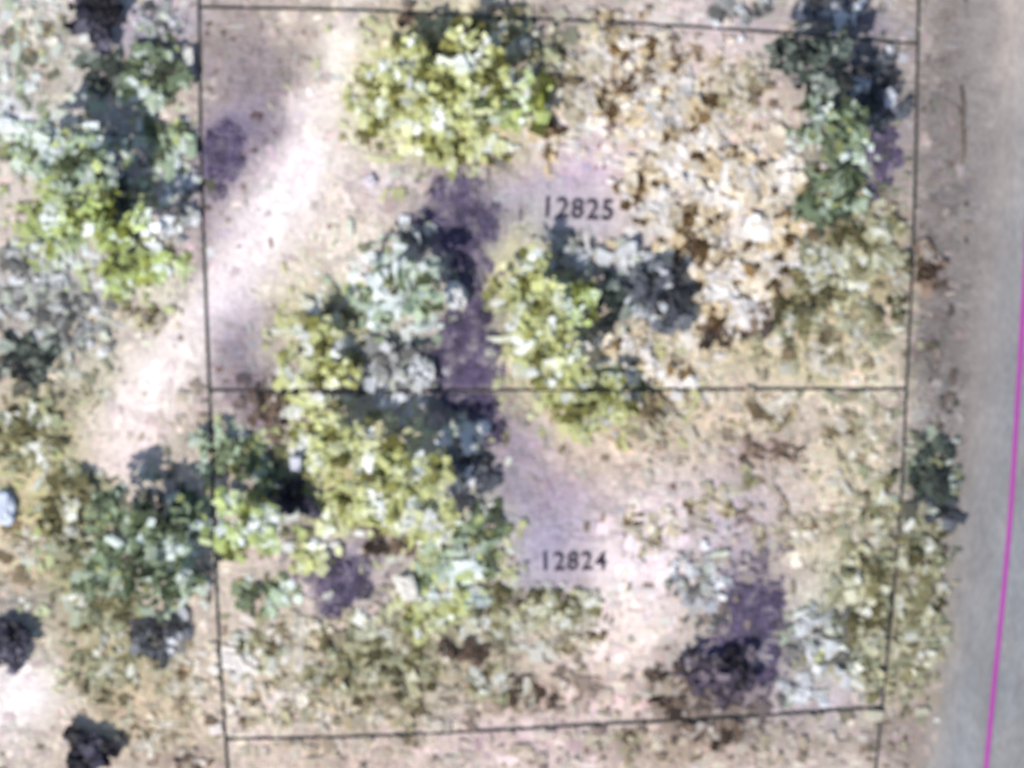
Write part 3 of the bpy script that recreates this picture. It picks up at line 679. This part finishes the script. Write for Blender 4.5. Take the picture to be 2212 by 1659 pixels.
for (pu, pv, ru, rv, pal, th) in VEG:
    n = int(th * math.pi * ru * rv * S * S * 6.5)
    t = rng.random(n) * 2 * np.pi; q = rng.random(n) ** .5
    q = q * (1 + .25 * rng.normal(size=n))
    u = pu + ru * q * np.cos(t); v = pv + rv * q * np.sin(t)
    x = (u - 1106) * S; y = (829.5 - v) * S
    keep = (N3(x / .9, y / .9, 3) > rng.uniform(-.9, .35, n)) & (u < 2095 - .06 * np.clip(v - 700, 0, 2000))
    for a, b, r_ in PATH_DOTS: keep &= np.hypot(u - a, v - b) > r_ * rng.uniform(.7, 1.15, n)
    for a, b, c, d in NUM_BOX: keep &= ~((u > a) & (u < c) & (v > b) & (v < d))
    x, y = x[keep], y[keep]; n = len(x)
    z = gz(x, y) + rng.uniform(.05, .24, n)
    P = clear_of_lines(np.column_stack([x, y, z]))
    c_l, w_l = PAL_LIN[pal]
    q01 = 0.52 + 0.95 * N1(x / 0.68 + 40, y / 0.68, 2) + rng.normal(0, 0.16, n)
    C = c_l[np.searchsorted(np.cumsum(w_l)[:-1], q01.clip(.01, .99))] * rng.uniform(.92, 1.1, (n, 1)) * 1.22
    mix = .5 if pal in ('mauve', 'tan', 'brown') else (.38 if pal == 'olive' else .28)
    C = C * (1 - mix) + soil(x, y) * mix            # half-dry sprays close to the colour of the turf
    sz = .36 * rng.lognormal(0, .4, n).clip(.45, 2.2)
    Vv, F, CC = quads(P, .22, sz, rng.lognormal(.05, .3, n).clip(.6, 1.9), C.clip(.005, .75), axis_jit=.3, curl=.12)
    scrub.setdefault(pal, []).append((Vv, F, CC))
for pal, parts in scrub.items():
    off = 0; Fs = []
    for Vv, F, CC in parts: Fs.append(F + off); off += len(Vv)
    o = mesh_obj('scrub', np.concatenate([p_[0] for p_ in parts]), np.concatenate(Fs), M_LEAF, tint=np.concatenate([p_[2] for p_ in parts]))
    tag(o, 'low ' + SCRUB_WORDS[pal] + ' scrub spread over the ground', 'scrub', kind='stuff')

# ------------------------------------------------------------------ rocks
def rock(name, u, v, wu, wv, h, c, label, turn=0.0, boxy=0.6):
    x, y = W(u, v)
    n_u, n_v = 14, 8
    Vv, Fs = [], []
    for j in range(n_v + 1):
        ph = math.pi * j / n_v
        for i in range(n_u):
            th = 2 * math.pi * i / n_u
            d = np.array([math.sin(ph) * math.cos(th), math.sin(ph) * math.sin(th), math.cos(ph)])
            d = np.sign(d) * np.abs(d) ** boxy
            k = 1 + 0.10 * rng.normal()
            Vv.append(d * np.array([wu * S / 2, wv * S / 2, h * 0.5]) * (k if 0 < j < n_v else 1))
    for j in range(n_v):
        for i in range(n_u):
            Fs.append([j * n_u + i, (j + 1) * n_u + i, (j + 1) * n_u + (i + 1) % n_u, j * n_u + (i + 1) % n_u])
    o = mesh_obj(name, np.array(Vv), Fs, M_ROCK, tint=np.tile(lin(c) / GAIN * .72, (len(Vv), 1)))
    o.location = (x, y, float(gz(np.array([x]), np.array([y]))[0]) + h * 0.36)
    o.rotation_euler = (0, 0, turn)
    tag(o, label, 'rock', 'pale rocks among the shrubs')
rock('white_rock', 985, 640, 48, 54, 1.5, (240, 238, 236), 'white angular rock in the centre of the upper lot', .25)
rock('stone_slab', 407, 135, 20, 56, .7, (238, 234, 224), 'narrow upright white slab touching the upper left parcel line', 0, .35)
rock('cream_rock', 882, 1268, 42, 56, .8, (240, 234, 222), 'cream rock in the lower lot beside the pale green shrub', .3)
rock('white_rock', 12, 1096, 46, 76, .8, (226, 234, 248), 'bluish white rock cut by the left edge', .2, .85)
rock('white_rock', 640, 1000, 24, 34, 1.2, (238, 238, 248), 'small white rock just above the navy bush in the lower lot', .0, .4)
rock('white_rock', 12, 262, 44, 22, .5, (240, 244, 242), 'flat white rock at the left edge, upper part', .0)
rock('white_rock', 800, 392, 26, 26, .4, (240, 228, 236), 'small pinkish white rock on bare ground left of purple patch', .4)

# ------------------------------------------------------------------ fallen branch on the verge
bv, bf = [], []
def branch_piece(pts, rad):
    a, b = tube([(*W(u, v), float(gz(np.array([W(u, v)[0]]), np.array([W(u, v)[1]]))[0]) + z) for u, v, z in pts], rad, 7)
    off = len(bv); bv.extend(a); bf.extend([[q + off for q in f] for f in b])
branch_piece([(2076, 185, .10), (2080, 230, .14), (2077, 280, .13), (2081, 320, .11), (2078, 358, .10)], [.05, .09, .10, .08, .03])
branch_piece([(2079, 262, .13), (2071, 240, .16), (2066, 224, .12)], [.05, .035, .012])
branch_piece([(2079, 300, .12), (2087, 286, .15), (2091, 270, .12)], [.045, .03, .012])
o = mesh_obj('fallen_branch', bv, bf, M_BARK, smooth=True)
tag(o, 'thin dark fallen branch lying on the grey verge at the upper right', 'branch')

# ------------------------------------------------------------------ loose dry grass and litter
def litter(name, n, zlo, zhi, size, contrast, label):
    u = rng.uniform(-40, 2090, n); v = rng.uniform(-40, 1700, n)
    x = (u - 1106) * S; y = (829.5 - v) * S
    keep = u < 2082 - 0.075 * np.clip(v - 600, 0, 2000) + rng.normal(0, 16, n)
    clump = N3(x / 0.8, y / 0.8, 3)
    onpath = np.zeros(n, bool)
    for (pu, pv, pr) in [(50, 1500, 85), (735, 120, 60), (700, 230, 60), (660, 340, 75), (610, 440, 80), (560, 540, 85), (505, 615, 75), (450, 690, 70), (390, 765, 75), (330, 840, 85), (285, 920, 80), (240, 1000, 80)]:
        onpath |= np.hypot(u - pu, v - pv) < pr
    keep &= (clump > rng.uniform(-0.7, 0.5, n)) & ~(onpath & (rng.random(n) < .75))
    for a, b, c, d in NUM_BOX: keep &= ~((u > a) & (u < c) & (v > b) & (v < d))
    x, y = x[keep], y[keep]; m = len(x)
    z = gz(x, y) + rng.uniform(zlo, zhi, m)
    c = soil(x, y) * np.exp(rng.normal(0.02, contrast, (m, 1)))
    c *= np.exp(0.55 * N2(x / .62, y / .62, 2) * np.where(c[:, 2] > c[:, 1], .4, 1.))[:, None]
    c *= 1 + rng.normal(0, .04, (m, 3))
    dark = rng.random(m) < .035
    c[dark] = c[dark] * np.array([.42, .36, .30])
    sz = size * rng.lognormal(0, .4, m).clip(.45, 2.2)
    asp = rng.lognormal(.1, .35, m).clip(.6, 2.2)
    V, F, C = quads(np.column_stack([x, y, z]), .0, sz, asp, c.clip(.01, .72), axis_jit=.22, curl=0.0)
    o = mesh_obj(name, V, F, M_LITTER, tint=C)
    tag(o, label, 'grass', kind='stuff')
litter('dry_grass', 42000, .025, .07, .26, .08, 'short dry grass and twigs over the bare tan ground')

# ------------------------------------------------------------------ parcel lines lying over ground and brush
def line(name, pts, width, mat, label, cat, extra=0.0):
    P = []
    pts = np.array(pts, float)
    seg = np.hypot(*np.diff(pts, axis=0).T); t = np.concatenate([[0], np.cumsum(seg)])
    q = np.linspace(0, t[-1], int(t[-1] / 10) + 2)
    # smooth curve through the points
    uu = np.interp(q, t, pts[:, 0]); vv = np.interp(q, t, pts[:, 1])
    for _ in range(60):
        uu[1:-1] = (uu[:-2] + 2 * uu[1:-1] + uu[2:]) / 4; vv[1:-1] = (vv[:-2] + 2 * vv[1:-1] + vv[2:]) / 4
    xy = np.array([W(a, b) for a, b in zip(uu, vv)])
    z = gz(xy[:, 0], xy[:, 1]) + .10
    z = z + extra
    xy = xy * ((H - z) / H)[:, None]
    d = np.gradient(xy, axis=0); d /= np.linalg.norm(d, axis=1)[:, None]
    nrm = np.stack([-d[:, 1], d[:, 0]], 1) * width / 2
    V = []
    for i in range(len(xy)):
        a = xy[i] + nrm[i]; b = xy[i] - nrm[i]
        V += [(*a, z[i]), (*b, z[i]), (*b, z[i] - .02), (*a, z[i] - .02)]
    F = []
    for i in range(len(xy) - 1):
        k = i * 4
        for j in range(4): F.append([k + j, k + (j + 1) % 4, k + 4 + (j + 1) % 4, k + 4 + j])
    F.append([3, 2, 1, 0]); k = (len(xy) - 1) * 4; F.append([k, k + 1, k + 2, k + 3])
    o = mesh_obj(name, V, F, mat)
    tag(o, label, cat, 'thin black parcel lines' if mat is M_BLACK else None)
    return o
LW = 0.125
for pts, k, ex, lab in LINES:
    line('parcel_line', pts, LW * k, M_BLACK, lab, 'line', extra=ex)
line('road_line', [(2290, -1800), (2230, 300), (2216, 560), (2208, 700), (2199, 850), (2184, 1100), (2166, 1300), (2145, 1500), (2130, 1659), (2122, 1730), (1900, 3500)], .25, M_MAGENTA, 'magenta line running along the grey road at the right', 'line')

# ------------------------------------------------------------------ parcel numbers
def number(text, u0, v0, u1, v1, rot, label):
    """digits lying on the ground; (u0, v0)-(u1, v1) is the box they fill"""
    cx, cy = W((u0 + u1) / 2, (v0 + v1) / 2)
    zmax = max(float(gz(np.array([cx + a]), np.array([cy + b]))[0]) for a in np.linspace(-2, 2, 9) for b in np.linspace(-.8, .8, 5))
    root = empty('parcel_number', (cx, cy, zmax + .06))
    root.rotation_euler = (0, 0, rot)
    tag(root, label, 'number', 'parcel numbers')
    adv = (u1 - u0) * S / len(text); hh = (v1 - v0) * S
    for i, ch in enumerate(text):
        cu = bpy.data.curves.new('digit', 'FONT'); cu.body = ch; cu.size = 1.0; cu.extrude = 0.012; cu.offset = 0.014
        tmp = bpy.data.objects.new('tmp', cu); col.objects.link(tmp)
        bpy.context.view_layer.update()
        me = bpy.data.meshes.new_from_object(tmp.evaluated_get(bpy.context.evaluated_depsgraph_get()))
        bpy.data.objects.remove(tmp)
        co = np.zeros(len(me.vertices) * 3, np.float32); me.vertices.foreach_get('co', co); co = co.reshape(-1, 3)
        lo, hi = co.min(0), co.max(0)
        sy = hh / (hi[1] - lo[1])
        co[:, 0] = (co[:, 0] - (lo[0] + hi[0]) / 2) * sy * 0.92
        co[:, 1] = (co[:, 1] - (lo[1] + hi[1]) / 2) * sy
        me.vertices.foreach_set('co', co.ravel()); me.update()
        me.materials.clear(); me.materials.append(M_DIGIT)
        d = bpy.data.objects.new('digit', me); col.objects.link(d); d.parent = root
        d.location = ((i - (len(text) - 1) / 2) * adv, 0, 0)
number('12825', 1166, 428, 1328, 473, math.radians(-3), 'black number 12825 lying on mauve ground in the upper lot')
number('12824', 1162, 1192, 1312, 1232, math.radians(1), 'black number 12824 lying on lilac ground in the lower lot')

scene.cycles.use_denoising = True
scene.cycles.max_bounces = 6
